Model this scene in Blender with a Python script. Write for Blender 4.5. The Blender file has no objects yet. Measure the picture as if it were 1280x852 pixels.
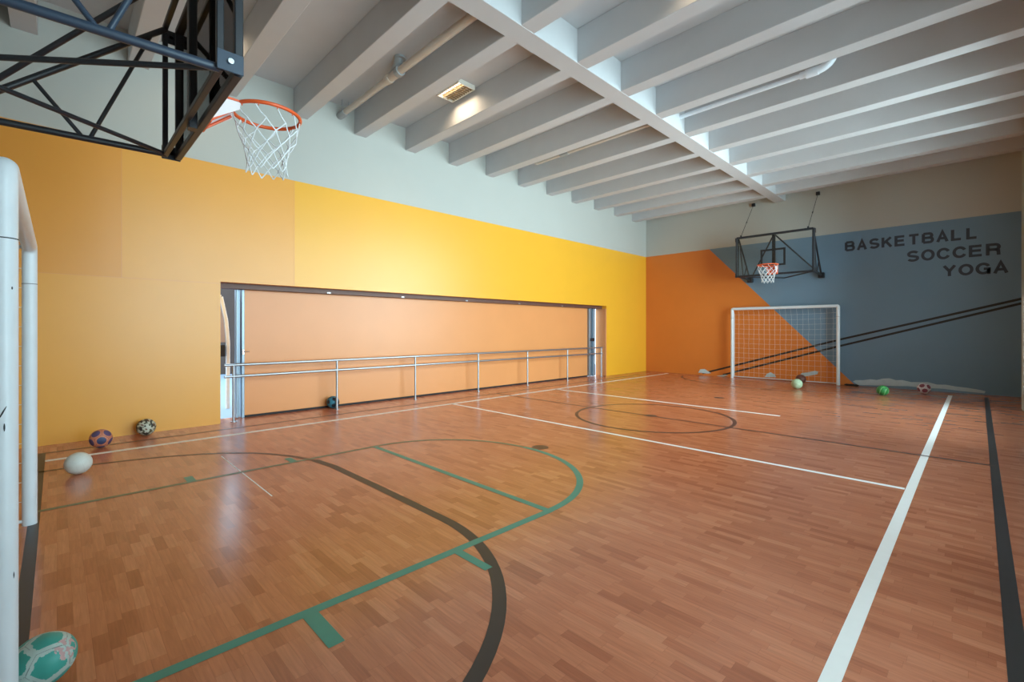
import bpy, math, random
from mathutils import Vector, Matrix, noise
random.seed(7)
PI = math.pi
S = bpy.context.scene
COL = S.collection

# ------------------------------------------------------------------ camera, world, daylight, exposure
cam_d = bpy.data.cameras.new('camera')
cam_d.sensor_width = 36.0
cam_d.lens = 576.565 / 1280 * 36
cam_d.shift_y = -(426 - 411.7) / 1280
cam_d.clip_start = 0.02
cam = bpy.data.objects.new('camera', cam_d); COL.objects.link(cam)
cam.location = (7.9844, 0.0, 1.41)
cam.rotation_euler = (PI / 2, 0, 0.792)
S.camera = cam

S.view_settings.view_transform = 'Standard'
S.view_settings.look = 'None'
S.view_settings.gamma = 1
S.view_settings.use_curve_mapping = False
S.view_settings.exposure = 0.45

world = bpy.data.worlds.new('sky'); S.world = world
world.use_nodes = True
world.node_tree.nodes['Background'].inputs[0].default_value = (0.62, 0.82, 1.0, 1)
world.node_tree.nodes['Background'].inputs[1].default_value = 3.2

# daylight at the three window openings of the right wall: (y0, y1, z0, z1, watts)
WINDOWS = [(1.10, 3.40, 0.30, 4.60, 185.0), (3.80, 7.30, 0.30, 4.60, 225.0), (7.80, 11.80, 0.30, 4.60, 640.0)]
for (y0, y1, z0, z1, w) in WINDOWS:
    ld = bpy.data.lights.new('window_daylight', 'AREA')
    ld.shape = 'RECTANGLE'; ld.size = z1 - z0; ld.size_y = y1 - y0
    ld.energy = w; ld.color = (0.80, 0.92, 1.0)
    lo = bpy.data.objects.new('window_daylight', ld); COL.objects.link(lo)
    lo.location = (8.95, (y0 + y1) / 2, (z0 + z1) / 2); lo.rotation_euler = (0, PI / 2, 0)
LAMP_W = 6.5

# ------------------------------------------------------------------ materials
def lin(c):
    return tuple(((v / 255) / 12.92) if v / 255 <= 0.04045 else ((v / 255 + 0.055) / 1.055) ** 2.4 for v in c)

def nd(nt, kind, **kw):
    n = nt.nodes.new(kind)
    for k, v in kw.items(): setattr(n, k, v)
    return n

def mat(name, rgb, rough=0.5, metal=0.0, var=0.06, scale=6.0, spec=0.5, bump=0.0, bscale=120.0):
    m = bpy.data.materials.new(name); m.use_nodes = True
    nt = m.node_tree; b = nt.nodes['Principled BSDF']
    b.inputs['Roughness'].default_value = rough
    b.inputs['Metallic'].default_value = metal
    b.inputs['Specular IOR Level'].default_value = spec
    c = lin(rgb)
    tc = nd(nt, 'ShaderNodeTexCoord')
    nz = nd(nt, 'ShaderNodeTexNoise'); nz.inputs['Scale'].default_value = scale; nz.inputs['Detail'].default_value = 4
    nt.links.new(tc.outputs['Object'], nz.inputs['Vector'])
    mx = nd(nt, 'ShaderNodeMix', data_type='RGBA')
    mx.inputs['A'].default_value = tuple(v * (1 - var) for v in c) + (1,)
    mx.inputs['B'].default_value = tuple(min(1, v * (1 + var)) for v in c) + (1,)
    nt.links.new(nz.outputs['Fac'], mx.inputs['Factor'])
    nt.links.new(mx.outputs['Result'], b.inputs['Base Color'])
    if bump:
        n2 = nd(nt, 'ShaderNodeTexNoise'); n2.inputs['Scale'].default_value = bscale; n2.inputs['Detail'].default_value = 3
        nt.links.new(tc.outputs['Object'], n2.inputs['Vector'])
        bp = nd(nt, 'ShaderNodeBump'); bp.inputs['Strength'].default_value = bump; bp.inputs['Distance'].default_value = 0.01
        nt.links.new(n2.outputs['Fac'], bp.inputs['Height'])
        nt.links.new(bp.outputs['Normal'], b.inputs['Normal'])
    return m

def emit(name, rgb, strength):
    m = bpy.data.materials.new(name); m.use_nodes = True
    b = m.node_tree.nodes['Principled BSDF']
    b.inputs['Base Color'].default_value = lin(rgb) + (1,)
    b.inputs['Emission Color'].default_value = lin(rgb) + (1,)
    b.inputs['Emission Strength'].default_value = strength
    return m

def glass(name, clear=0.9, tint=(240, 248, 246)):
    m = bpy.data.materials.new(name); m.use_nodes = True
    nt = m.node_tree; nt.nodes.remove(nt.nodes['Principled BSDF'])
    out = nt.nodes['Material Output']
    t = nd(nt, 'ShaderNodeBsdfTransparent'); t.inputs[0].default_value = lin(tint) + (1,)
    g = nd(nt, 'ShaderNodeBsdfGlossy'); g.inputs['Roughness'].default_value = 0.03
    fr = nd(nt, 'ShaderNodeFresnel'); fr.inputs['IOR'].default_value = 1.45
    mx = nd(nt, 'ShaderNodeMixShader')
    nt.links.new(fr.outputs[0], mx.inputs[0]); nt.links.new(t.outputs[0], mx.inputs[1]); nt.links.new(g.outputs[0], mx.inputs[2])
    nt.links.new(mx.outputs[0], out.inputs[0])
    return m

def floor_material():
    m = bpy.data.materials.new('wood_strip_vinyl'); m.use_nodes = True
    nt = m.node_tree; b = nt.nodes['Principled BSDF']; L = nt.links.new
    tc = nd(nt, 'ShaderNodeTexCoord'); sp = nd(nt, 'ShaderNodeSeparateXYZ'); L(tc.outputs['Object'], sp.inputs[0])
    def M(op, a, bb=None, cc=None):
        n = nd(nt, 'ShaderNodeMath', operation=op)
        for i, v in enumerate((a, bb, cc)):
            if v is None: continue
            if isinstance(v, (int, float)): n.inputs[i].default_value = v
            else: L(v, n.inputs[i])
        return n.outputs[0]
    W, LEN = 0.057, 0.25
    v = M('DIVIDE', sp.outputs['Y'], W); row = M('FLOOR', v); fv = M('FRACT', v)
    wn = nd(nt, 'ShaderNodeTexWhiteNoise', noise_dimensions='1D'); L(row, wn.inputs['W'])
    u = M('ADD', M('DIVIDE', sp.outputs['X'], LEN), M('MULTIPLY', wn.outputs['Value'], 7.31))
    colm = M('FLOOR', u); fu = M('FRACT', u)
    cb = nd(nt, 'ShaderNodeCombineXYZ'); L(row, cb.inputs[0]); L(colm, cb.inputs[1])
    w2 = nd(nt, 'ShaderNodeTexWhiteNoise', noise_dimensions='2D'); L(cb.outputs[0], w2.inputs['Vector'])
    # grain stretched along the strips, shifted strip by strip
    mp = nd(nt, 'ShaderNodeCombineXYZ')
    L(M('ADD', M('MULTIPLY', sp.outputs['X'], 5.0), M('MULTIPLY', w2.outputs['Value'], 37.0)), mp.inputs[0])
    L(M('MULTIPLY', sp.outputs['Y'], 70.0), mp.inputs[1])
    gr = nd(nt, 'ShaderNodeTexNoise'); gr.inputs['Scale'].default_value = 1.0; gr.inputs['Detail'].default_value = 5; gr.inputs['Distortion'].default_value = 0.6
    L(mp.outputs[0], gr.inputs['Vector'])
    ramp = nd(nt, 'ShaderNodeValToRGB'); e = ramp.color_ramp
    e.elements[0].position = 0.0; e.elements[0].color = lin((167, 97, 68)) + (1,)
    e.elements[1].position = 1.0; e.elements[1].color = lin((202, 130, 96)) + (1,)
    k = e.elements.new(0.22); k.color = lin((185, 112, 80)) + (1,)
    k = e.elements.new(0.8); k.color = lin((195, 121, 88)) + (1,)
    L(w2.outputs['Value'], ramp.inputs[0])
    hs = nd(nt, 'ShaderNodeMix', data_type='RGBA', blend_type='MULTIPLY')
    hs.inputs['Factor'].default_value = 1.0
    L(ramp.outputs[0], hs.inputs['A'])
    gv = M('ADD', M('MULTIPLY', gr.outputs['Fac'], 0.62), 0.68)
    gc = nd(nt, 'ShaderNodeCombineColor'); L(gv, gc.inputs[0]); L(gv, gc.inputs[1]); L(gv, gc.inputs[2])
    L(gc.outputs[0], hs.inputs['B'])
    seam = M('MAXIMUM', M('LESS_THAN', fv, 0.03), M('LESS_THAN', fu, 0.006))
    dk = nd(nt, 'ShaderNodeMix', data_type='RGBA', blend_type='MULTIPLY')
    L(M('MULTIPLY', seam, 0.28), dk.inputs['Factor']); L(hs.outputs['Result'], dk.inputs['A'])
    dk.inputs['B'].default_value = (0.25, 0.18, 0.15, 1)
    L(dk.outputs['Result'], b.inputs['Base Color'])
    big = nd(nt, 'ShaderNodeTexNoise'); big.inputs['Scale'].default_value = 1.4; big.inputs['Detail'].default_value = 5
    L(tc.outputs['Object'], big.inputs['Vector'])
    L(M('ADD', M('MULTIPLY', big.outputs['Fac'], 0.10), 0.17), b.inputs['Roughness'])
    b.inputs['Specular IOR Level'].default_value = 0.5
    bp = nd(nt, 'ShaderNodeBump'); bp.inputs['Strength'].default_value = 0.012; bp.inputs['Distance'].default_value = 0.004
    L(gr.outputs['Fac'], bp.inputs['Height']); L(bp.outputs['Normal'], b.inputs['Normal'])
    return m

MT = dict(
    floor=floor_material(),
    white_wall=mat('offwhite_wall_paint', (184, 183, 176), 0.6, var=0.03, scale=1.5, bump=0.05),
    concrete=mat('painted_concrete', (194, 193, 194), 0.75, var=0.05, scale=3, bump=0.1, bscale=60),
    yel_a=mat('yellow_panel_paint_dim', (228, 152, 56), 0.34, var=0.03, scale=2, spec=0.6, bump=0.03),  # own panel shade, plus the lack of sheen put into the colour
    yel_b=mat('yellow_panel_paint_sheen', (233, 162, 64), 0.34, var=0.03, scale=2, spec=0.6, bump=0.03),  # own panel shade, plus pale window sheen put into the colour
    yel_c=mat('golden_panel_paint', (238, 172, 46), 0.34, var=0.03, scale=2, spec=0.6, bump=0.03),
    peach=mat('peach_partition_paint', (224, 148, 90), 0.36, var=0.05, scale=1.6, bump=0.03),
    orange=mat('burnt_orange_wall_paint', (216, 122, 48), 0.5, var=0.05, scale=1.5, bump=0.05),
    grey=mat('slate_grey_wall_paint', (112, 140, 162), 0.5, var=0.06, scale=1.5, bump=0.05),
    letter=mat('dark_letter_paint', (56, 64, 76), 0.5),
    stripe=mat('black_stripe_paint', (36, 34, 34), 0.5),
    patch=mat('bare_plaster', (186, 200, 206), 0.8, var=0.12, scale=9),
    l_white=mat('white_floor_tape', (244, 242, 240), 0.5, var=0.04, scale=14),
    l_black=mat('black_floor_tape', (46, 42, 44), 0.4, var=0.15, scale=14),
    l_brown=mat('worn_black_floor_tape', (84, 58, 50), 0.4, var=0.15, scale=14),
    l_green=mat('green_floor_tape', (58, 138, 122), 0.4, var=0.1, scale=14),
    l_worn=mat('worn_green_floor_tape', (106, 116, 92), 0.4, var=0.2, scale=14),
    steel_dk=mat('black_painted_steel', (34, 36, 42), 0.42, var=0.1, scale=20),
    steel_daylit=mat('black_steel_daylit', (48, 62, 80), 0.4, var=0.1, scale=20),  # same black steel, with bluish daylight put into its colour
    galv=mat('galvanised_steel', (176, 180, 186), 0.34, metal=0.85, var=0.08, scale=30),
    alu=mat('aluminium_profile', (140, 154, 168), 0.35, metal=0.6, var=0.06, scale=30),
    chrome=mat('chrome', (220, 222, 226), 0.18, metal=1.0, var=0.02),
    goal=mat('white_goal_enamel', (224, 230, 236), 0.38, var=0.05, scale=8),
    net=mat('white_cord', (226, 228, 230), 0.8, var=0.1, scale=60),
    rim=mat('orange_rim_enamel', (226, 92, 42), 0.4, var=0.08, scale=20),
    bracket=mat('white_bracket_enamel', (236, 222, 222), 0.4, var=0.06, scale=20),
    board=glass('clear_acrylic', tint=(250, 252, 252)),
    pane=glass('window_glass'),
    pvc=mat('pvc_pipe', (196, 186, 174), 0.45, var=0.06, scale=10),
    pvc_grey=mat('grey_pipe_fitting', (158, 160, 160), 0.5, var=0.08, scale=10),
    lampwhite=mat('lamp_housing_white', (226, 220, 208), 0.4),
    louver=mat('louver_metal', (170, 150, 124), 0.3, metal=0.6),
    tube=emit('lit_tube', (255, 236, 205), 9.0),
    brown=mat('brown_wood_track', (98, 64, 52), 0.5, var=0.15, scale=9),
    rubber=mat('black_rubber', (28, 26, 28), 0.7, var=0.15, scale=20),
    out_ground=mat('pale_concrete_paving', (138, 158, 176), 0.7, var=0.08, scale=2),
    out_wall=mat('dark_brown_render', (74, 62, 56), 0.8, var=0.25, scale=3),
    lilac=mat('grey_lilac_board', (170, 160, 164), 0.6, var=0.05),
    frame_white=mat('white_painted_frame', (232, 234, 232), 0.4, var=0.03),
    scuff=mat('dark_scuff', (40, 40, 46), 0.6, var=0.2, scale=30),
)

# ------------------------------------------------------------------ mesh helpers
class MB:
    def __init__(self): self.v = []; self.f = []; self.mi = []
    def add(self, vs, fs, mi=0):
        o = len(self.v); self.v += [tuple(p) for p in vs]
        for f in fs: self.f.append([i + o for i in f]); self.mi.append(mi)
        return self
    def box(self, x0, x1, y0, y1, z0, z1, mi=0):
        vs = [(x0,y0,z0),(x1,y0,z0),(x1,y1,z0),(x0,y1,z0),(x0,y0,z1),(x1,y0,z1),(x1,y1,z1),(x0,y1,z1)]
        return self.add(vs, [(0,3,2,1),(4,5,6,7),(0,1,5,4),(1,2,6,5),(2,3,7,6),(3,0,4,7)], mi)
    def bbox(self, x0, x1, y0, y1, z0, z1, b=0.004, mi=0):
        # bevelled box: each face inset, edges chamfered
        xs, ys, zs = (x0, x1), (y0, y1), (z0, z1); vs = []; idx = {}
        for i in (0, 1):
            for j in (0, 1):
                for k in (0, 1):
                    sx, sy, sz = 1 - 2*i, 1 - 2*j, 1 - 2*k
                    for a in range(3):
                        p = [xs[i], ys[j], zs[k]]
                        for c, s in ((0, sx), (1, sy), (2, sz)):
                            if c != a: p[c] += s * b
                        idx[(i, j, k, a)] = len(vs); vs.append(p)
        fs = []
        def q(*k): fs.append([idx[t] for t in k])
        for i in (0, 1):
            t = [(i,0,0,0),(i,1,0,0),(i,1,1,0),(i,0,1,0)]; q(*(t if i else t[::-1]))
            t = [(0,i,0,1),(0,i,1,1),(1,i,1,1),(1,i,0,1)]; q(*(t if i else t[::-1]))
            t = [(0,0,i,2),(1,0,i,2),(1,1,i,2),(0,1,i,2)]; q(*(t if i else t[::-1]))
        for i in (0, 1):
            for j in (0, 1):
                q((i,j,0,0),(i,j,1,0),(i,j,1,1),(i,j,0,1))
                q((i,0,j,0),(i,1,j,0),(i,1,j,2),(i,0,j,2))
                q((0,i,j,1),(1,i,j,1),(1,i,j,2),(0,i,j,2))
                for k in (0, 1): q((i,j,k,0),(i,j,k,1),(i,j,k,2))
        return self.add(vs, fs, mi)
    def bar(self, a, b, w, h=None, up=(0, 0, 1), mi=0):
        h = h or w; a = Vector(a); b = Vector(b); d = (b - a).normalized(); up = Vector(up)
        if abs(d.dot(up)) > 0.98: up = Vector((0, 1, 0))
        s = d.cross(up).normalized(); t = s.cross(d).normalized(); c = min(w, h) * 0.12
        ring = [(-w/2+c,-h/2),(w/2-c,-h/2),(w/2,-h/2+c),(w/2,h/2-c),(w/2-c,h/2),(-w/2+c,h/2),(-w/2,h/2-c),(-w/2,-h/2+c)]
        vs = [a + s*p + t*q for p, q in ring] + [b + s*p + t*q for p, q in ring]; n = 8
        return self.add(vs, [[i, (i+1) % n, n + (i+1) % n, n + i] for i in range(n)] + [list(range(n))[::-1], list(range(n, 2*n))], mi)
    def tube(self, pts, r, n=12, closed=False, mi=0, caps=True):
        pts = [Vector(p) for p in pts]; m = len(pts); rs = r if isinstance(r, (list, tuple)) else [r] * m
        def tan(i):
            if closed: return (pts[(i+1) % m] - pts[i-1]).normalized()
            return (pts[min(i+1, m-1)] - pts[max(i-1, 0)]).normalized()
        t0 = tan(0); up = Vector((0, 0, 1)) if abs(t0.z) < 0.9 else Vector((1, 0, 0))
        s = t0.cross(up).normalized(); vs = []
        for i in range(m):
            t = tan(i); s = (s - t * s.dot(t)).normalized(); u = t.cross(s)
            k = 1.0
            if 0 < i < m - 1 or closed:
                c = (pts[i] - pts[i-1]).normalized().dot(t); k = 1 / max(c, 0.6)
            for j in range(n):
                a = 2 * PI * j / n; vs.append(pts[i] + (s * math.cos(a) + u * math.sin(a)) * rs[i] * (1 if closed else 1))
        fs = []
        for i in range(m if closed else m - 1):
            for j in range(n):
                a = i * n + j; b = i * n + (j+1) % n; c = ((i+1) % m) * n + (j+1) % n; d = ((i+1) % m) * n + j
                fs.append([a, b, c, d])
        if not closed and caps: fs += [list(range(n))[::-1], list(range((m-1)*n, m*n))]
        return self.add(vs, fs, mi)
    def prism(self, poly, axis, a, b, mi=0):
        # poly: 2-D points in the two other axes, in order; extruded from a to b along axis
        def P(p, t):
            q = list(p); q.insert(axis, t); return q
        n = len(poly); vs = [P(p, a) for p in poly] + [P(p, b) for p in poly]
        return self.add(vs, [list(range(n))[::-1], list(range(n, 2*n))] + [[i, (i+1) % n, n + (i+1) % n, n + i] for i in range(n)], mi)
    def build(self, name, mats, parent=None, smooth=False, loc=None):
        me = bpy.data.meshes.new(name); me.from_pydata(self.v, [], self.f); me.validate()
        for m in (mats if isinstance(mats, (list, tuple)) else [mats]): me.materials.append(m)
        for p, k in zip(me.polygons, self.mi): p.material_index = k
        bm_fix(me)
        if smooth:
            for p in me.polygons: p.use_smooth = True
            try: me.set_sharp_from_angle(angle=math.radians(40))
            except Exception: pass
        o = bpy.data.objects.new(name, me); COL.objects.link(o)
        if parent: o.parent = parent
        if loc: o.location = loc
        return o

def bm_fix(me):
    import bmesh
    b = bmesh.new(); b.from_mesh(me); bmesh.ops.recalc_face_normals(b, faces=b.faces); b.to_mesh(me); b.free()

def thing(name, label, cat, loc, rz=0.0, group=None):
    o = bpy.data.objects.new(name, None); COL.objects.link(o)
    o.location = loc; o.rotation_euler = (0, 0, rz); o.empty_display_size = 0.1
    return tag(o, label, cat, group)
def tag(o, label, cat, group=None):
    o['label'] = label; o['category'] = cat
    if group: o['group'] = group
    return o
def struct(o): o['kind'] = 'structure'; return o

# ------------------------------------------------------------------ the room
L = 14.30; BACK = -0.58; RX = 8.60; HP = 3.88; ZB = 4.956; ZS = 5.40
OY0, OY1, OZ = 1.745, 11.93, 2.128            # opening for the sliding partition in the left wall

fl = MB(); fl.box(-0.44, RX + 0.25, BACK - 0.2, L + 0.2, -0.12, 0.0)
floor = struct(fl.build('floor', MT['floor']))

wl = MB()     # left wall: painted sheet panels below, off-white above
T = -0.40
Y0 = BACK - 0.2
wl.box(T, 0, Y0, L, HP, ZS, 3)
wl.box(T, 0, Y0, 0.611, 2.10, HP, 0)
wl.box(T, 0, Y0, OY0, 0, 2.10, 1)
wl.box(T, 0, 0.611, 2.806, OZ, HP, 1); wl.box(T, 0, 0.611, OY0, 2.10, OZ, 1)
wl.box(T, 0, 2.806, OY1, OZ, HP, 2)
wl.box(T, 0, OY1, L, 0, HP, 2)
wall_left = struct(wl.build('wall_left', [MT['yel_a'], MT['yel_b'], MT['yel_c'], MT['white_wall']]))
sm = MB()    # the fine joints between the sheets
for (y0, y1, z0, z1) in ((0.609, 0.613, 2.10, HP), (2.804, 2.808, OZ, HP), (BACK, OY0, 2.098, 2.102)):
    sm.box(-0.002, 0.0012, y0, y1, z0, z1)
sm.build('panel_joint', MT['peach'], wall_left)

def xz(poly, y, mb, mi=0, t=0.002): mb.prism(poly, 1, y - t, y, mi)
wf = MB()
DX0, DX1 = 5.80, 2.14      # where the orange field ends at the floor and at its top
wf.box(T, RX + 0.25, L, L + 0.2, HP, ZS, 2)
wf.prism([(T, 0), (DX0, 0), (DX1, HP), (T, HP)], 1, L, L + 0.2, 0)
wf.prism([(DX0, 0), (RX + 0.25, 0), (RX + 0.25, HP), (DX1, HP)], 1, L, L + 0.2, 1)
wall_far = struct(wf.build('wall_far', [MT['orange'], MT['grey'], MT['white_wall']]))

wb = MB(); wb.box(T, RX + 0.25, BACK - 0.2, BACK, 0, ZS)
wall_back = struct(wb.build('wall_back', MT['white_wall']))

wr = MB(); RW = RX + 0.25
ys = [Y0] + [v for w in WINDOWS for v in w[:2]] + [L]
z0, z1 = WINDOWS[0][2:4]
wr.box(RX, RW, Y0, L, 0, z0); wr.box(RX, RW, Y0, L, z1, ZS)
for i in range(0, len(ys), 2): wr.box(RX, RW, ys[i], ys[i+1], z0, z1)
wr.bbox(RX - 0.09, RX, 11.90, 12.20, 0, 2.0, 0.01)       # shallow pilaster beside the last window
wall_right = struct(wr.build('wall_right', MT['white_wall']))
for i, (y0, y1, a, b, w) in enumerate(WINDOWS):
    wd = MB(); xx = RX + 0.10
    for (p, q) in (((y0, a), (y1, a)), ((y0, b), (y1, b)), ((y0, a), (y0, b)), ((y1, a), (y1, b)),
                   ((y0, (a + b) / 2 + 0.5), (y1, (a + b) / 2 + 0.5)), (((y0 + y1) / 2, a), ((y0 + y1) / 2, b))):
        wd.bar((xx, p[0], p[1]), (xx, q[0], q[1]), 0.06)
    wo = struct(wd.build('window_%d' % (i + 1), MT['alu']))
    gp = MB(); gp.box(xx - 0.003, xx + 0.003, y0, y1, a, b); gp.build('pane', MT['pane'], wo)

cl = MB(); cl.box(T, RX + 0.25, Y0, L + 0.2, ZS, ZS + 0.2)
ceiling = struct(cl.build('ceiling', MT['concrete']))
BEAMS = [-0.387, 0.673, 1.733, 2.793, 3.853, 4.918, 5.978, 7.03, 8.09, 9.15, 10.21, 11.27, 12.33, 13.39]
for y in BEAMS:
    bm_ = MB(); bm_.bbox(0, RX, y, y + 0.225, ZB, ZS, 0.006); bm_.build('beam', MT['concrete'], ceiling)
g_ = MB(); g_.bbox(3.955, 4.235, BACK, L, ZB - 0.004, ZS, 0.006); g_.build('girder', MT['concrete'], ceiling)

# lettering, stripes and bare plaster on the far wall
def thick(pts, w, ax, ay, mb):
    # polyline of constant thickness w (metres) in wall coordinates, mitred
    P = [Vector((ax(p[0]), ay(p[1]))) for p in pts]; n = len(P); cl = (P[0] - P[-1]).length < 1e-6
    if cl: P = P[:-1]; n -= 1
    Lp, Rp = [], []
    for i in range(n):
        a = (P[i] - P[i-1]).normalized() if (i or cl) else None
        b = (P[(i+1) % n] - P[i]).normalized() if (i < n-1 or cl) else None
        a = a or b; b = b or a; t = (a + b).normalized(); k = Vector((-t.y, t.x)); f = 1 / max(0.45, k.dot(Vector((-a.y, a.x))))
        Lp.append(P[i] + k * w/2 * f); Rp.append(P[i] - k * w/2 * f)
    y = L - 0.003
    mb.add([(p.x, y, p.y) for p in Lp] + [(p.x, y, p.y) for p in Rp],
           [[i, (i+1) % n, n + (i+1) % n, n + i] for i in range(n if cl else n-1)])
def cv(cx, cy, rx, ry, a0, a1, n=14):
    return [(cx + rx*math.cos(math.radians(a0+(a1-a0)*i/n)), cy + ry*math.sin(math.radians(a0+(a1-a0)*i/n))) for i in range(n+1)]
GLYPH = {   # strokes on a unit square, centre lines
    'B': [[(0,0),(0.62,0)] + cv(0.70,0.26,0.30,0.26,-90,90) + [(0.62,0.52),(0,0.52)], [(0,0),(0,1)], [(0,1),(0.58,1)] + cv(0.64,0.76,0.28,0.24,90,-90) + [(0.58,0.52)]],
    'A': [[(0,-0.1),(0.5,1.06),(1,-0.1)], [(0.17,0.30),(0.83,0.30)]],
    'S': [cv(0.52,0.745,0.46,0.255,25,180,12) + [(0.10,0.62),(0.22,0.54),(0.5,0.49),(0.80,0.43),(0.95,0.36)] + cv(0.5,0.26,0.48,0.26,0,-155,14)],
    'K': [[(0,-0.1),(0,1.1)], [(0.95,1.06),(0.02,0.36)], [(0.36,0.62),(1.0,-0.08)]],
    'E': [[(1,0),(0,0),(0,1),(0.98,1)], [(0,0.52),(0.92,0.52)]],
    'T': [[(-0.04,1),(1.04,1)], [(0.5,1),(0.5,-0.1)]],
    'L': [[(0,1.1),(0,0),(0.98,0)]],
    'O': [cv(0.5,0.5,0.52,0.5,0,360,32)],
    'C': [cv(0.52,0.5,0.52,0.5,28,332,26)],
    'R': [[(0,-0.1),(0,1),(0.62,1)] + cv(0.68,0.74,0.29,0.26,90,-90) + [(0.62,0.48),(0,0.48)], [(0.66,0.48),(0.92,0.36),(0.95,-0.1)]],
    'Y': [[(0,1.08),(0.5,0.45),(1,1.08)], [(0.5,0.5),(0.5,-0.1)]],
    'G': [cv(0.52,0.5,0.52,0.5,28,300,24) + [(0.98,0.16),(1.0,0.46),(0.56,0.46)], [(1.0,0.46),(1.0,-0.1)]],
}
def word(txt, x0, x1, zb, cap):
    n = len(txt); t = 0.055; pitch = (x1 - x0 + 0.034) / n; lw = pitch - 0.034 - t
    mb = MB()
    for i, ch in enumerate(txt):
        ox = x0 + i*pitch + t/2
        sx = lw * (0.88 if ch == 'L' else 1.0)
        for st in GLYPH[ch]: thick([(p[0], min(1.0 + t/2/(cap - t), max(-t/2/(cap - t), p[1]))) for p in st], t, lambda v: ox + v*sx, lambda v: zb + t/2 + v*(cap - t), mb)
    o = mb.build('lettering', MT['letter'], wall_far); o['label'] = 'dark painted word ' + txt
word('BASKETBALL', 5.575, 7.99, 3.395, 0.255)
word('SOCCER', 6.775, 8.31, 3.00, 0.26)
word('YOGA', 7.395, 8.42, 2.605, 0.255)

def band(poly_pts, w, y, m, name, parent):
    mb = MB()
    for (p, q) in zip(poly_pts[:-1], poly_pts[1:]):
        d = Vector((q[0]-p[0], q[1]-p[1])).normalized(); n = Vector((-d.y, d.x)) * w / 2
        xz([(p[0]+n.x, p[1]+n.y), (q[0]+n.x, q[1]+n.y), (q[0]-n.x, q[1]-n.y), (p[0]-n.x, p[1]-n.y)], y, mb)
    return mb.build(name, m, parent)
band([(1.93, 0.045), (5.507, 1.165), (8.60, 2.05)], 0.05, L, MT['stripe'], 'painted_stripe', wall_far)
band([(2.55, 0.045), (5.507, 1.00), (8.60, 1.955)], 0.05, L, MT['stripe'], 'painted_stripe', wall_far)
def patch(poly):
    mb = MB(); xz(poly, L - 0.002, mb, 0, 0.002); mb.build('bare_patch', MT['patch'], wall_far)
top = [(5.74,0.10),(5.80,0.14),(5.95,0.15),(6.10,0.185),(6.22,0.175),(6.34,0.22),(6.46,0.235),(6.58,0.20),(6.70,0.21),(6.86,0.175),(7.0,0.185),(7.15,0.20),(7.3,0.155),(7.45,0.165),(7.6,0.14),(7.8,0.125),(7.98,0.10),(8.08,0.075)]
bot = [(8.06,0.03),(7.7,0.045),(7.4,0.07),(7.1,0.06),(6.8,0.075),(6.45,0.05),(6.1,0.035),(5.85,0.02)]
patch(top + bot)
patch([(1.80,0.06),(1.86,0.17),(2.0,0.19),(2.12,0.12),(2.2,0.07),(2.08,0.05)])
patch([(3.70,0.06),(3.76,0.16),(3.86,0.21),(3.96,0.15),(4.0,0.08)])
patch([(4.56,0.16),(4.62,0.24),(4.78,0.27),(4.92,0.32),(5.0,0.30),(4.98,0.23),(4.84,0.19),(4.68,0.15)])
patch([(2.36,0.0),(2.62,0.06),(2.70,0.04),(2.58,0.0)])

# ------------------------------------------------------------------ court lines
def strip(pts, w, m, z=0.0008, closed=False):
    pts = [Vector(p) for p in pts]; n = len(pts); vs = []
    for i in range(n):
        a = pts[i-1] if (closed or i > 0) else pts[i]; b = pts[(i+1) % n] if (closed or i < n-1) else pts[i]
        d = (b - a).normalized(); k = Vector((-d.y, d.x)) * w / 2
        vs += [(pts[i].x + k.x, pts[i].y + k.y, z), (pts[i].x - k.x, pts[i].y - k.y, z)]
    fs = [[2*i, 2*i+1, 2*((i+1) % n)+1, 2*((i+1) % n)] for i in range(n if closed else n-1)]
    return MB().add(vs, fs).build('court_line', m, floor)
def arc(cx, cy, r, a0, a1, n=40, ry=None):
    ry = ry or r
    return [(cx + r*math.cos(math.radians(a0+(a1-a0)*i/n)), cy + ry*math.sin(math.radians(a0+(a1-a0)*i/n))) for i in range(n+1)]
def disc(x, y, r, m, z=0.0016):
    vs = [(x + r*math.cos(2*PI*i/24), y + r*math.sin(2*PI*i/24), z) for i in range(24)]
    MB().add(vs, [list(range(24))]).build('court_mark', m, floor)
LW = MT['l_white']; LK = MT['l_black']; LB = MT['l_brown']; LG = MT['l_green']
strip([(7.565, 0.6), (7.548, 13.62)], 0.068, LW)                     # right side line
strip([(0.945, -0.1), (0.945, 14.0)], 0.09, LW)                      # left side line
strip([(0.945, 5.344), (7.52, 5.344)], 0.06, LW)
strip([(0.945, 8.396), (5.70, 8.396)], 0.075, LW)
strip([(2.05, 1.305), (3.78, 1.297)], 0.011, LW)
strip([(8.10, -0.2), (8.09, 13.75)], 0.066, LK, 0.0010)            # black side line on the right
strip([(0.5, -0.2), (0.5, 13.75)], 0.05, LB, 0.0010)
strip([(0.5, -0.12), (8.1, -0.12)], 0.06, LK, 0.0012)                # end line under the near goal
strip([(0.5, 6.9), (8.095, 6.9)], 0.05, LB, 0.0012)                  # halfway line
strip(arc(4.24, 6.9, 1.215, 0, 360, 72)[:-1], 0.055, LB, 0.0014, True)
disc(4.2, 6.92, 0.10, LB)
disc(4.29, 4.12, 0.10, LB)
disc(4.2, 9.75, 0.10, LB)
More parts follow.
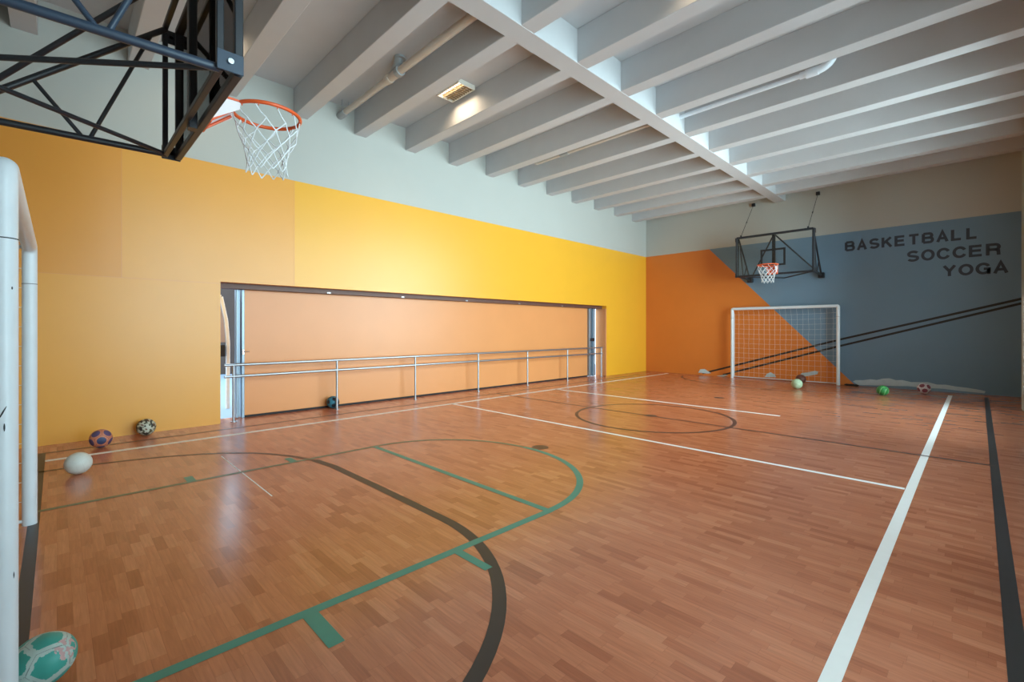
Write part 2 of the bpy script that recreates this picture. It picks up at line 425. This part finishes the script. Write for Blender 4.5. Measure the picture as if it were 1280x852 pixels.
# goal areas: straight side parallel to the goal, rounded ends
ga = [(1.45, -0.16)] + arc(2.92, -0.16, 1.47, 180, 113, 10, 2.05) + [(2.62, 1.87), (2.95, 1.98), (3.3, 2.03), (4.2, 2.045), (5.2, 2.05)] \
     + arc(5.2, 0.55, 1.5, 90, 20, 18)
strip(ga[:14], 0.05, LB, 0.0012)
strip(ga[13:], 0.075, LK, 0.0012)
strip([(2.0, 13.95)] + [(4.2 + 2.6*math.cos(math.radians(a)), 13.95 - 2.0*math.sin(math.radians(a))) for a in range(10, 171, 8)][::-1], 0.05, LB, 0.0012)
# green key with free throw line, half circle and lane marks
strip([(5.635, -0.12), (5.635, 2.74)], 0.062, LG, 0.0018)
strip([(2.86, -0.12), (2.86, 2.74)], 0.055, MT['l_worn'], 0.0018)
strip([(2.86, 2.725), (5.66, 2.725)], 0.06, LG, 0.0020)
hc = arc(4.245, 2.74, 1.385, 0, 180, 48, 1.25)
strip(hc[:26], 0.062, LG, 0.0018); strip(hc[25:], 0.055, MT['l_worn'], 0.0018)
strip([(5.63, 0.893), (5.965, 0.893)], 0.075, LG, 0.0020)
strip([(5.63, 1.812), (5.955, 1.812)], 0.06, LG, 0.0020)
strip([(2.66, 0.893), (2.86, 0.893)], 0.07, LG, 0.0020)
strip([(2.66, 1.80), (2.86, 1.80)], 0.07, LG, 0.0020)

# ------------------------------------------------------------------ sliding partition, its track, the handrail
PX = -0.33
tk = MB(); tk.bbox(-0.38, -0.16, OY0, OY1, 2.045, 2.128, 0.004)
trk = tk.build('door_track', MT['brown'])
tag(trk, 'long brown overhead track above the sliding partition', 'door track')
for y in (3.45, 4.95, 6.6, 8.3, 10.0):
    h = MB(); h.bbox(-0.165, -0.155, y - 0.03, y + 0.03, 2.05, 2.075, 0.001); h.tube([(-0.16, y, 2.06), (-0.14, y, 2.06)], 0.009, 8)
    h.build('hanger_bolt', MT['galv'], trk)
sp_ = thing('sliding_partition', 'long peach orange sliding partition filling the opening in the yellow wall', 'partition', (PX, 2.11, 0))
yw = 11.36 - 2.11
pm = MB(); pm.bbox(-0.035, 0.035, 0.03, yw, 0.035, 2.045, 0.003); pm.build('panel', MT['peach'], sp_)
pm = MB(); pm.bbox(-0.03, 0.03, 0.0, yw, 0.0, 0.035, 0.003); pm.build('bottom_gap_shade', MT['rubber'], sp_)  # black strip stands in for the shade of the gap below
pm = MB(); pm.bbox(-0.04, 0.05, -0.01, 0.03, 0.0, 2.045, 0.004); pm.build('edge_profile', MT['alu'], sp_)
pm = MB(); pm.bbox(0.05, 0.062, -0.004, 0.022, 1.01, 1.09, 0.003); pm.tube([(0.06, 0.01, 1.06), (0.09, 0.01, 1.06), (0.09, 0.09, 1.06)], 0.006, 8)
pm.build('handle', MT['chrome'], sp_)
def leaf_stack(label, y0, y1, n, lock, xa=-0.37, xb=-0.23):
    t = thing('folding_leaf', label, 'door leaf', (0, y0, 0))
    w = (y1 - y0) / n
    for k in range(n):
        mb = MB(); mb.bbox(xa, xb - (0.05 if k % 2 else 0), k*w + 0.004, (k+1)*w - 0.004, 0.012, 2.045, 0.006)
        mb.build('aluminium_profile', MT['alu'], t)
    if lock:
        mb = MB(); mb.bbox(xb - 0.001, xb + 0.012, 0.02, y1 - y0 - 0.1, 1.06, 1.15, 0.003); mb.build('lock_plate', MT['steel_dk'], t)
leaf_stack('ribbed aluminium end post with dark lock plate at the partition far end', 11.37, 11.74, 4, True)
leaf_stack('narrow aluminium folding leaf standing in the gap at the partition near end', 2.015, 2.09, 2, False, -0.37, -0.27)
jm = MB(); jm.bbox(-0.38, -0.002, OY1 - 0.03, OY1, 0, 2.045, 0.003)
struct(jm.build('trim_1', MT['peach']))

hr = thing('handrail', 'long galvanised two-rail handrail in front of the peach partition', 'handrail', (-0.03, 1.80, 0))
def rail(z, name):
    mb = MB(); mb.tube([(0, 0, z), (0, 9.96, z)], 0.021, 14); mb.build(name, MT['galv'], hr, True)
rail(0.868, 'top_rail'); rail(0.693, 'lower_rail')
for y in (0.125, 1.74, 3.36, 5.03, 6.66, 8.27, 9.90):
    mb = MB(); mb.tube([(0, y, 0.0), (0, y, 0.868)], 0.019, 12); mb.build('post', MT['galv'], hr, True)
    f = MB(); f.tube([(0, y, 0), (0, y, 0.008)], 0.045, 16); f.build('base_plate', MT['galv'], hr, True)

# outside, behind the gap at the partition's near end
og = MB(); og.box(-14, -0.45, -6, 16, -0.30, -0.02); struct(og.build('trim_2', MT['out_ground']))
ow = MB()
for i in range(12): ow.bbox(-9.3 - 0.02*(i % 2), -9.0, -6 + i*1.8, -4.2 + i*1.8, -0.02, 2.75, 0.02)
struct(ow.build('wall_outside', MT['out_wall']))
ps = thing('panel_stand', 'white framed grey board standing outdoors beyond the gap beside the partition', 'board', (-1.6, 2.11, -0.02))
mb = MB(); mb.prism([(-0.35, 1.2), (0.06, 1.2), (0.03, 1.6), (-0.05, 1.98), (-0.35, 2.06)], 0, -0.02, 0.02); mb.build('board', MT['lilac'], ps)
mb = MB()
for a, b in zip([(0.10, -0.0), (0.10, 1.2), (0.07, 1.6), (-0.01, 2.02)], [(0.10, 1.2), (0.07, 1.6), (-0.01, 2.02), (-0.36, 2.10)]):
    mb.bar((0.0, a[0], a[1]), (0.0, b[0], b[1]), 0.06, 0.055, up=(1, 0, 0))
mb.build('frame', MT['frame_white'], ps)
mb = MB(); mb.bbox(-0.15, 0.15, -0.35, 0.03, 0.95, 1.16, 0.01); mb.build('shelf_box', MT['rubber'], ps)

# ------------------------------------------------------------------ basketball hoops
def basketball_net(cx, cy, z, r0, parent, seed):
    rnd = random.Random(seed); N = 10; H = 0.43
    prof = [(0, 1.0), (0.085, 0.95), (0.155, 0.84), (0.23, 0.72), (0.30, 0.63), (0.365, 0.58), (0.43, 0.60)]
    rows = []
    for k, (dz, f) in enumerate(prof):
        row = []
        for i in range(N):
            a = 2 * PI * (i + 0.5 * (k % 2)) / N + rnd.uniform(-0.04, 0.04) * (k > 1)
            rr = r0 * f * (1 + rnd.uniform(-0.05, 0.05) * (k > 1)); row.append(Vector((cx + rr*math.cos(a), cy + rr*math.sin(a), z - dz + rnd.uniform(-0.008, 0.008) * (k > 1))))
        rows.append(row)
    mb = MB()
    for i in range(N):      # hooks straight down from the rim, then the diamonds
        mb.tube([rows[0][i], rows[0][i].lerp(rows[1][i], 0.5) + Vector((0, 0, -0.01)), rows[1][i]], 0.0048, 5)
    for k in range(1, len(rows) - 1):
        for i in range(N):
            j = i if k % 2 else (i - 1) % N
            for q in ((i, i), (i, (i + 1) % N if k % 2 == 1 else (i - 1) % N)):
                a = rows[k][q[0]]; b = rows[k+1][q[1]]
                if k % 2 == 1 and q[1] != i: b = rows[k+1][(i + 1) % N]
                mb.tube([a, a.lerp(b, 0.5) + Vector((0, 0, -0.004)), b], 0.0048, 5)
    return mb.build('net', MT['net'], parent, True)

def hoop(loc, rz, D, label, cables, near):
    t = thing('basketball_hoop', label, 'basketball hoop', loc, rz)      # local: +y out from the wall, z = 0 at 2.83 m
    W, Z0, Z1 = 0.90, 0.03, 1.08; R = D - 0.09
    dk, daylit = MT['steel_dk'], MT['steel_daylit']
    mb = MB()
    for a, b in (((-W, Z0), (W, Z0)), ((-W, Z1), (W, Z1)), ((-W, Z0), (-W, Z1)), ((W, Z0), (W, Z1))):
        mb.bar((a[0], D, a[1]), (b[0], D, b[1]), 0.044, 0.044, up=(0, 1, 0))
    mb.build('backboard_frame', dk, t)
    mb = MB(); mb.box(-W + 0.02, W - 0.02, D + 0.006, D + 0.016, Z0 + 0.02, Z1 - 0.02); bd = mb.build('backboard', MT['board'], t)
    mb = MB(); a, b, c, d = -0.295, 0.295, 0.235, 0.685; w = 0.05
    for q in ((a, b, c, c + w), (a, b, d - w, d), (a, a + w, c + w, d - w), (b - w, b, c + w, d - w)):
        mb.box(q[0], q[1], D + 0.0165, D + 0.0185, q[2], q[3])
    mb.build('target_square', MT['rubber'], bd)
    mb = MB()
    for a, b in (((-W, Z0), (W, Z0)), ((-W, Z1), (W, Z1)), ((-W, Z0), (-W, Z1)), ((W, Z0), (W, Z1))):
        mb.bar((a[0], R, a[1]), (b[0], R, b[1]), 0.036, 0.036, up=(0, 1, 0))
    mb.build('rear_frame', dk, t)
    mb = MB(); mb.bar((0, R + 0.03, Z0 - 0.06), (0, R + 0.03, Z1), 0.075, 0.05, up=(0, 1, 0)); mb.build('center_post', dk, t)
    for s in (-1, 1):
        mnt = (s*0.87, 0.06, 0.0); bc = (s*0.88, R, Z0); tc = (s*0.88, R, Z1 - 0.02)
        m = MB(); m.bbox(s*0.87 - 0.07, s*0.87 + 0.07, 0, 0.12, -0.07, 0.07, 0.012); m.build('wall_mount', dk, t)
        def bar(a, b, w, n):
            q = MB(); q.tube([a, b], w, 10); q.build(n, daylit if near and s > 0 and n in ('lower_arm', 'strut') else dk, t, True)
        bar(mnt, bc, 0.024, 'lower_arm'); bar(mnt, tc, 0.022, 'upper_arm')
        bar((0, 0.06, 0.0), bc, 0.016, 'diagonal_brace'); bar(mnt, (0, R, Z1), 0.018, 'roof_brace')
        mv, vc = Vector(mnt), Vector(tc); lv = Vector(bc)
        for (fa, fb) in ((0.34, 0.57), (0.92, 0.60)):
            bar(mv.lerp(vc, fa), mv.lerp(lv, fb), 0.014, 'strut')
        for z in (Z0 + 0.03, Z1 - 0.05):
            g = MB(); x0 = s*(W + 0.026); g.bbox(min(x0, x0 + s*0.008), max(x0, x0 + s*0.008), R - 0.02, D + 0.02, z - 0.055, z + 0.055, 0.002)
            go = g.build('gusset_plate', daylit if near and s > 0 else dk, t)
            k = MB(); k.tube([(x0, (R + D)/2, z), (x0 + s*0.022, (R + D)/2, z)], 0.015, 12); k.build('bolt', MT['chrome'], go, True)
    # rim with its bracket
    rc = D + 0.42; rz_ = 0.22; rr = 0.232
    m = MB(); m.tube([(rr*math.cos(2*PI*i/48), rc + rr*math.sin(2*PI*i/48), rz_) for i in range(48)], 0.0135, 10, closed=True)
    for i in range(12):
        a = 2*PI*i/12; c = Vector((rr*math.cos(a), rc + rr*math.sin(a), rz_ - 0.012))
        m.tube([c, c + Vector((0, 0, -0.014))], 0.004, 6)
    ro = m.build('rim', MT['rim'], t, True)
    m = MB(); m.bbox(-0.125, 0.125, D + 0.02, D + 0.034, 0.015, 0.235, 0.003)
    m.prism([(-0.12, D + 0.03), (0.12, D + 0.03), (0.11, rc - 0.20), (-0.11, rc - 0.20)], 2, rz_ - 0.006, rz_ + 0.008)
    m.tube([(-0.10, D + 0.034, 0.04), (-0.09, rc - rr + 0.01, rz_ - 0.045)], 0.010, 8); m.tube([(0.10, D + 0.034, 0.04), (0.09, rc - rr + 0.01, rz_ - 0.045)], 0.010, 8)
    m.build('rim_bracket', MT['rim'], t)
    for s in (-1, 1):
        m = MB(); m.prism([(D + 0.034, 0.045), (D + 0.034, rz_ - 0.008), (rc - 0.205, rz_ - 0.008), (rc - 0.215, rz_ - 0.06)], 0, s*0.105 - 0.004, s*0.105 + 0.004)
        m.build('bracket_cheek', MT['bracket'], t)
    basketball_net(0, rc, rz_ - 0.015, rr - 0.004, t, 3 if near else 5)
    if cables:
        for s in (-1, 1):
            top = Vector((s*0.79, 0.03, 2.16)); lo = Vector((s*0.79, D, Z1 + 0.03)); mid = lo.lerp(top, 0.42)
            c = MB(); c.tube([lo, top], 0.006, 6); co = c.build('stay_cable', dk, t, True)
            c = MB(); c.tube([mid, mid.lerp(top, 0.06)], 0.014, 8); c.build('turnbuckle', dk, co, True)
            c = MB(); c.tube([lo + Vector((0, 0, -0.02)), lo + Vector((0, 0, 0.03))], 0.022, 8); c.build('cable_clamp', dk, co, True)
            c = MB(); c.bbox(top.x - 0.045, top.x + 0.045, 0, 0.07, top.z - 0.045, top.z + 0.045, 0.008); c.build('cable_anchor', dk, t)
    return t
hoop((4.14, BACK, 2.83), 0, 0.73 - BACK, 'near basketball hoop at upper left seen from behind its black truss frame', False, True)
hoop((4.21, L, 2.83), PI, L - 13.27, 'far basketball hoop hung on cables over the soccer goal and grey wall', True, False)

# ------------------------------------------------------------------ soccer goals
def soccer_goal(loc, rz, half, label, depth, H=2.01, r=0.04, bend=0.06, scuffs=False):
    t = thing('soccer_goal', label, 'soccer goal', loc, rz)      # local: mouth at y = 0, net behind it at y < 0
    for s in (-1, 1):
        m = MB(); x = s*half
        m.tube([(x, 0, 0), (x, 0, H - bend)] + [(x - s*bend*(1 - math.cos(a)), 0, H - bend + bend*math.sin(a)) for a in (0.4, 0.8, 1.2, PI/2)], r, 24)
        po = m.build('post', MT['goal'], t, True)
        m = MB(); m.tube([(x, 0, 1.738), (x, 0, 1.742)], r + 0.0008, 24); m.build('joint', MT['scuff'], po, True)
        if scuffs and s > 0:
            for (a0, z0_, da, dz, sl) in ((-0.45, 1.075, 0.35, 0.016, 0.03), (-0.2, 1.09, 0.5, 0.012, 0.045), (0.1, 1.06, 0.12, 0.03, 0.0), (0.75, 0.52, 0.1, 0.025, 0.0), (0.6, 1.56, 0.12, 0.012, 0.0)):
                q = MB(); vs = []
                for i in range(7):
                    a = a0 + da * i / 6; h_ = dz * (0.25 + 0.75 * math.sin(PI * i / 6)); zz = z0_ + sl * i / 6
                    vs += [(x + (r + .0008)*math.cos(a), (r + .0008)*math.sin(a), zz - h_/2), (x + (r + .0008)*math.cos(a), (r + .0008)*math.sin(a), zz + h_/2)]
                q.add(vs, [[2*i, 2*i+2, 2*i+3, 2*i+1] for i in range(6)])
                q.build('scuff_mark', MT['scuff'], po)
        b = MB(); b.tube([(x, -0.0, H), (x, -depth*0.55, H - 0.02), (x, -depth, H - 0.16), (x, -depth, 0.03), (x, -0.02, 0.03)], 0.013, 8)
        b.build('net_stay', MT['goal'], t, True)
    m = MB(); m.tube([(-half + bend, 0, H), (half - bend, 0, H)], r, 24); m.build('crossbar', MT['goal'], t, True)
    m = MB(); m.tube([(-half, -depth, 0.03), (half, -depth, 0.03)], 0.012, 8); m.build('ground_bar', MT['goal'], t, True)
    n = MB(); stp = 0.135; rs = 0.0019; nx = int(2*half/stp); nz = int((H - 0.14)/stp); rnd = random.Random(4)
    def back(i, k):
        x = -half + 2*half*i/nx; z = 0.03 + (H - 0.19)*k/nz
        return Vector((x + rnd.uniform(-.006, .006), -depth + 0.004 - 0.012*math.sin(i*0.9)*math.sin(k*0.7), z - 0.035*math.sin(PI*i/nx)*(k/nz)))
    G = [[back(i, k) for k in range(nz + 1)] for i in range(nx + 1)]
    for i in range(nx + 1): n.tube(G[i] + [Vector((G[i][-1].x, -depth*0.55, H - 0.03)), Vector((G[i][-1].x, -0.03, H - 0.02))], rs, 4)
    for k in range(nz + 1): n.tube([G[i][k] for i in range(nx + 1)], rs, 4)
    for s in (-1, 1):
        for k in range(nz + 1): n.tube([(s*half, -depth, 0.03 + (H - 0.19)*k/nz), (s*half, -0.03, 0.03 + (H - 0.19)*k/nz)], rs, 4)
        for q in (0.5,): n.tube([(s*half, -depth*q, 0.03), (s*half, -depth*q, H - 0.03)], rs, 4)
    n.build('net', MT['net'], t)
    return t
soccer_goal((4.322, -0.14, 0), 0, 1.173, 'near white soccer goal cropped at the left edge of the picture', 0.36, scuffs=True)
soccer_goal((4.18, 14.10, 0), PI, 1.29, 'far white soccer goal standing against the orange and grey wall', 0.16, bend=0.03)

# ------------------------------------------------------------------ ceiling lamps
def lamp(x, y, label, watts):
    t = thing('ceiling_lamp', label, 'ceiling lamp', (x, y, ZS), 0, 'fluorescent lamps between the beams')
    a, b, h = 0.30, 0.17, 0.075
    m = MB()
    for q in ((-a, a, -b, -b + 0.02), (-a, a, b - 0.02, b), (-a, -a + 0.02, -b + 0.02, b - 0.02), (a - 0.02, a, -b + 0.02, b - 0.02)):
        m.bbox(q[0], q[1], q[2], q[3], -h, 0, 0.003)
    m.box(-a + 0.01, a - 0.01, -b + 0.01, b - 0.01, -0.012, -0.004)
    m.build('housing', MT['lampwhite'], t)
    for yy in (-0.09, 0.0, 0.09):
        m = MB(); m.tube([(-a + 0.03, yy, -0.032), (a - 0.03, yy, -0.032)], 0.011, 10); m.build('tube', MT['tube'] if yy < 0 else MT['lampwhite'], t, True)
    m = MB()
    for i in range(1, 10): m.box(-a + 0.02 + i*0.056, -a + 0.023 + i*0.056, -b + 0.02, b - 0.02, -h + 0.004, -h + 0.03)
    for yy in (-0.045, 0.045): m.box(-a + 0.02, a - 0.02, yy - 0.003, yy + 0.003, -h + 0.003, -h + 0.034)
    m.build('louver', MT['louver'], t)
    ld = bpy.data.lights.new('lamp_light', 'AREA'); ld.shape = 'RECTANGLE'; ld.size = 0.56; ld.size_y = 0.26
    ld.energy = watts; ld.color = (1.0, 0.80, 0.55); ld.spread = math.radians(140)
    lo = bpy.data.objects.new('lamp_light', ld); COL.objects.link(lo); lo.parent = t; lo.location = (0, 0, -h - 0.004)
lamp(1.89, 4.70, 'lit white louvred ceiling lamp between two beams above the yellow wall', LAMP_W)
lamp(6.15, 4.70, 'lit ceiling lamp between beams right of the girder at the top edge', LAMP_W)
lamp(0.95, 1.45, 'lit ceiling lamp hidden behind the near backboard frame', LAMP_W * 0.5)

# ------------------------------------------------------------------ pipes under the slab
def pipe(name, label, paths, fits, loc):
    t = thing(name, label, 'pipe', loc)
    for pts, r, mk in paths:
        m = MB(); m.tube(pts, r, 14); m.build('pipe_run', MT[mk], t, True)
    for pts, r, mk in fits:
        m = MB(); m.tube(pts, r, 14); m.build('fitting', MT[mk], t, True)
def bend(a, c, b, n=6):
    a, c, b = Vector(a), Vector(c), Vector(b); return [(a*(1-k)**2 + c*2*k*(1-k) + b*k*k) for k in [i/n for i in range(n+1)]]
pz = -0.20
pipe('drain_pipe', 'thick cream drain pipe with grey branch fitting below the slab near the yellow wall',
     [([(0.22, 0, pz), (1.66, 0, pz)], 0.048, 'pvc'), ([(1.95, 0, pz), (4.62, 0, pz)], 0.055, 'pvc')],
     [(bend((0.0, 0, pz), (0.05, 0, pz), (0.24, 0, pz)), 0.062, 'pvc_grey'),
      ([(1.60, 0, pz), (1.67, 0, pz)], 0.056, 'pvc'), ([(1.67, 0, pz), (1.76, 0, pz)], 0.070, 'pvc'), ([(1.76, 0, pz), (1.95, 0, pz)], 0.062, 'pvc'), ([(1.95, 0, pz), (2.04, 0, pz)], 0.076, 'pvc_grey'),
      (bend((1.80, 0.0, pz), (1.98, 0, pz + 0.10), (2.0, 0, pz + 0.20), 5), 0.062, 'pvc_grey'),
      ([(2.02, 0, pz + 0.17), (2.02, 0, pz + 0.20)], 0.085, 'pvc_grey'), ([(0.22, -0.06, pz + 0.2), (0.22, -0.06, pz), (0.22, 0.06, pz), (0.22, 0.06, pz + 0.2)], 0.006, 'galv'),
      (bend((4.6, 0, pz), (4.72, 0, pz), (4.72, 0, pz + 0.2)), 0.066, 'pvc_grey')], (0, 3.58, ZS))
pipe('drain_pipe', 'thin pale pipe with small grey coupling half hidden by the middle beams',
     [([(0.9, 0, pz), (4.0, 0, pz)], 0.034, 'pvc')],
     [([(1.58, 0, pz), (1.80, 0, pz)], 0.046, 'pvc_grey'), (bend((0.92, 0, pz), (0.82, 0, pz), (0.82, 0, pz + 0.2)), 0.042, 'pvc')], (0, 7.80, ZS))
pipe('drain_pipe', 'white drain pipe with upturned elbow between beams right of the girder',
     [([(0, 0, pz), (1.98, 0, pz)], 0.036, 'goal')],
     [([(1.86, 0, pz), (1.94, 0, pz)], 0.050, 'goal'), ([(1.94, 0, pz), (2.10, 0, pz)], 0.066, 'goal'), (bend((2.06, 0, pz), (2.28, 0, pz), (2.28, 0, pz + 0.20), 8), 0.058, 'goal')], (4.235, 7.92, ZS))

# ------------------------------------------------------------------ balls
ICO = []
ph = (1 + 5**0.5) / 2
for a in (-1, 1):
    for b in (-ph, ph):
        ICO += [(0, a, b), (a, b, 0), (b, 0, a)]
ICO = [Vector(v).normalized() for v in ICO]
DOD = []
for i in range(12):
    for j in range(i):
        for k in range(j):
            if min(ICO[i].dot(ICO[j]), ICO[j].dot(ICO[k]), ICO[i].dot(ICO[k])) > 0.4: DOD.append((ICO[i] + ICO[j] + ICO[k]).normalized())
def ball(name, label, loc, r, mats, style, rot, squash=(1, 1, 1), cat='ball'):
    import bmesh
    b = bmesh.new(); bmesh.ops.create_icosphere(b, subdivisions=6, radius=1)
    R = Matrix.Rotation(rot[2], 3, 'Z') @ Matrix.Rotation(rot[1], 3, 'Y') @ Matrix.Rotation(rot[0], 3, 'X')
    for f in b.faces:
        n = f.calc_center_median().normalized()
        d1 = sorted([(n.dot(v) * (1.0 + (0.0 if style == 'soccer' else 0.0)), i) for i, v in enumerate(ICO)])[::-1]
        k = 0
        if style in ('soccer', 'hex'):
            d2 = sorted([(n.dot(v), 100 + i) for i, v in enumerate(DOD)])[::-1]
            al = sorted([(math.acos(min(1, n.dot(v))) - (0.012 if False else 0), i) for i, v in enumerate(ICO)] + [(math.acos(min(1, n.dot(v))) - 0.06, 100 + i) for i, v in enumerate(DOD)])
            seam = al[1][0] - al[0][0] < 0.018
            k = 1 if al[0][1] < 100 else 0
            if seam: k = 2
        elif style == 'patches':
            al = sorted([(math.acos(min(1, n.dot(v))), i) for i, v in enumerate(ICO)])
            k = 1 if al[0][0] < 0.42 else 0
            if al[0][1] in (1, 6, 9) and k: k = 3 if len(mats) > 3 else 1
            if al[1][0] - al[0][0] < 0.02: k = 2
        elif style == 'camo':
            q = noise.noise(n * 2.6 + Vector((3.1, 1.7, 0.4))); q2 = noise.noise(n * 3.4 + Vector((9.1, 4.7, 2.4)))
            k = 1 if q > 0.12 else (2 if q2 > 0.22 else (3 if q2 < -0.34 else 0))
        elif style == 'worn':
            al = sorted([(math.acos(min(1, n.dot(v))), i) for i, v in enumerate(ICO)])
            k = 0
            if al[1][0] - al[0][0] < 0.27 + 0.14 * noise.noise(n * 6): k = 1
            if al[1][0] - al[0][0] < 0.018: k = 2
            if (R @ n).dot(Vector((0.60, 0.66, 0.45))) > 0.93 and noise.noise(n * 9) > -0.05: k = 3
        elif style == 'panels':
            al = sorted([(math.acos(min(1, n.dot(v))), i) for i, v in enumerate(ICO)])
            k = al[0][1] % 2
            if al[1][0] - al[0][0] < 0.02: k = 2
        elif style == 'basket':
            k = 0
            if abs(n.x) < 0.02 or abs(n.y) < 0.02 or abs(n.z - 0.55*(1 - n.z*n.z)*0) < 0.0 or abs(abs(n.z) - 0.62 + 0.25*abs(n.x)) < 0.02: k = 2
        elif style == 'stripes':
            q = math.atan2(n.y, n.x) * 3 / PI + n.z * 0.8
            k = 1 if (q % 1.0) < 0.22 else 0
            if abs((q % 1.0) - 0.22) < 0.02: k = 2
        elif style == 'volley':
            ax = max(range(3), key=lambda c: abs(n[c])); o = n[(ax + 1) % 3] / abs(n[ax])
            k = 2 if (abs(abs(o) - 0.33) < 0.025 or any(abs(abs(n[c]) - abs(n[ax])) < 0.022 for c in range(3) if c != ax)) else (1 if abs(o) < 0.33 and len(mats) > 3 else 0)
        f.material_index = k; f.smooth = True
    for v in b.verts:
        n = v.co.normalized(); q = R @ n
        if style == 'worn':
            c = q.dot(Vector((0.60, 0.66, 0.45))); q = q * (1 + 0.14 * max(0, c)**3 - 0.07 * max(0, q.dot(Vector((0.3, -0.4, 0.86))))**2)
        v.co = Vector((q.x * r * squash[0], q.y * r * squash[1], q.z * r * squash[2]))
    low = min(v.co.z for v in b.verts)
    for v in b.verts: v.co.z -= low
    me = bpy.data.meshes.new(name); b.to_mesh(me); b.free()
    for m in mats: me.materials.append(m)
    o = bpy.data.objects.new(name, me); COL.objects.link(o); o.location = loc
    return tag(o, label, cat, 'balls on the gym floor')
B = lambda n, c, r=0.5, v=0.12: mat(n, c, r, var=v, scale=18, bump=0.06, bscale=200)
ball('soccer_ball', 'orange ball with purple patches on the floor by the yellow wall', (0.60, 0.375, 0), 0.108,
     [B('ball_orange', (206, 128, 98)), B('ball_purple', (84, 72, 112)), B('ball_seam_brown', (110, 66, 56)), B('ball_navy', (56, 66, 100))], 'patches', (0.3, 0.25, 2.2))
ball('soccer_ball', 'white and black camouflage patterned ball touching the yellow wall base', (0.16, 0.85, 0), 0.108,
     [B('ball_pale', (190, 190, 172)), B('ball_black', (50, 48, 42)), B('ball_olive', (96, 92, 72)), B('ball_brown', (110, 74, 56))], 'camo', (0.9, 0.4, 0.3))
ball('volleyball', 'plain scuffed white ball on the white line by the near goal', (1.80, 0.15, 0), 0.105,
     [B('ball_white', (212, 214, 208), 0.5, 0.06), B('ball_white_b', (204, 206, 202)), B('ball_seam_pale', (202, 204, 198))], 'volley', (0.4, 0.2, 0.7))
ball('soccer_ball', 'dark teal and black ball behind the handrail post at the peach partition', (-0.172, 3.53, 0), 0.108,
     [B('ball_teal', (44, 116, 136)), B('ball_ink', (24, 28, 38)), B('ball_ink_b', (30, 34, 46))], 'soccer', (0.2, 0.6, 0.9))
ball('volleyball', 'pale green ball in front of the far goal', (4.93, 12.55, 0), 0.118,
     [B('ball_mint', (176, 194, 160), 0.5, 0.06), B('ball_mint_b', (168, 186, 152)), B('ball_mint_seam', (140, 158, 128))], 'volley', (0.3, 0.5, 0.2))
ball('basketball', 'dark brown ball in the far goal mouth behind the pale green ball', (4.72, 13.78, 0), 0.12,
     [B('ball_maroon', (104, 58, 48)), B('ball_maroon_b', (96, 52, 44)), B('ball_rib', (40, 30, 28))], 'basket', (0.4, 0.3, 0.2))
ball('soccer_ball', 'green striped ball on the floor below the grey wall', (6.53, 12.58, 0), 0.108,
     [B('ball_green', (40, 132, 62)), B('ball_lime', (120, 186, 116)), B('ball_green_dark', (26, 78, 44))], 'stripes', (0.5, 0.9, 0.4))
ball('soccer_ball', 'white and maroon ball rightmost on the floor by the grey wall', (7.13, 13.55, 0), 0.118,
     [B('ball_cream', (214, 206, 208)), B('ball_wine', (126, 60, 72)), B('ball_wine_dark', (84, 44, 60))], 'patches', (0.55, 0.2, 0.9))
ball('soccer_ball', 'worn teal and white deflated ball beside the near goal post', (5.375, -0.045, 0), 0.102,
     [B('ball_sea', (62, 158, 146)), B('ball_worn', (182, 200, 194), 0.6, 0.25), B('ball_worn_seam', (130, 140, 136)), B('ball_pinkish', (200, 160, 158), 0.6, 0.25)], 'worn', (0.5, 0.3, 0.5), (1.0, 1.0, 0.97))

sb = MB()
pts = [(0, 0.0), (0.05, 0.035), (0.10, 0.03), (0.15, 0.045), (0.21, 0.03), (0.26, 0.038), (0.30, 0.02)]
sb.tube([(x, 0.008*math.sin(i*2), 0.03) for i, (x, r) in enumerate(pts)], [0.012, 0.028, 0.024, 0.029, 0.024, 0.027, 0.012], 12)
o = sb.build('sandbag', MT['rubber'], None, True, (5.60, 14.08, 0))
tag(o, 'small black lumpy bag on the floor right of the far goal', 'bag')
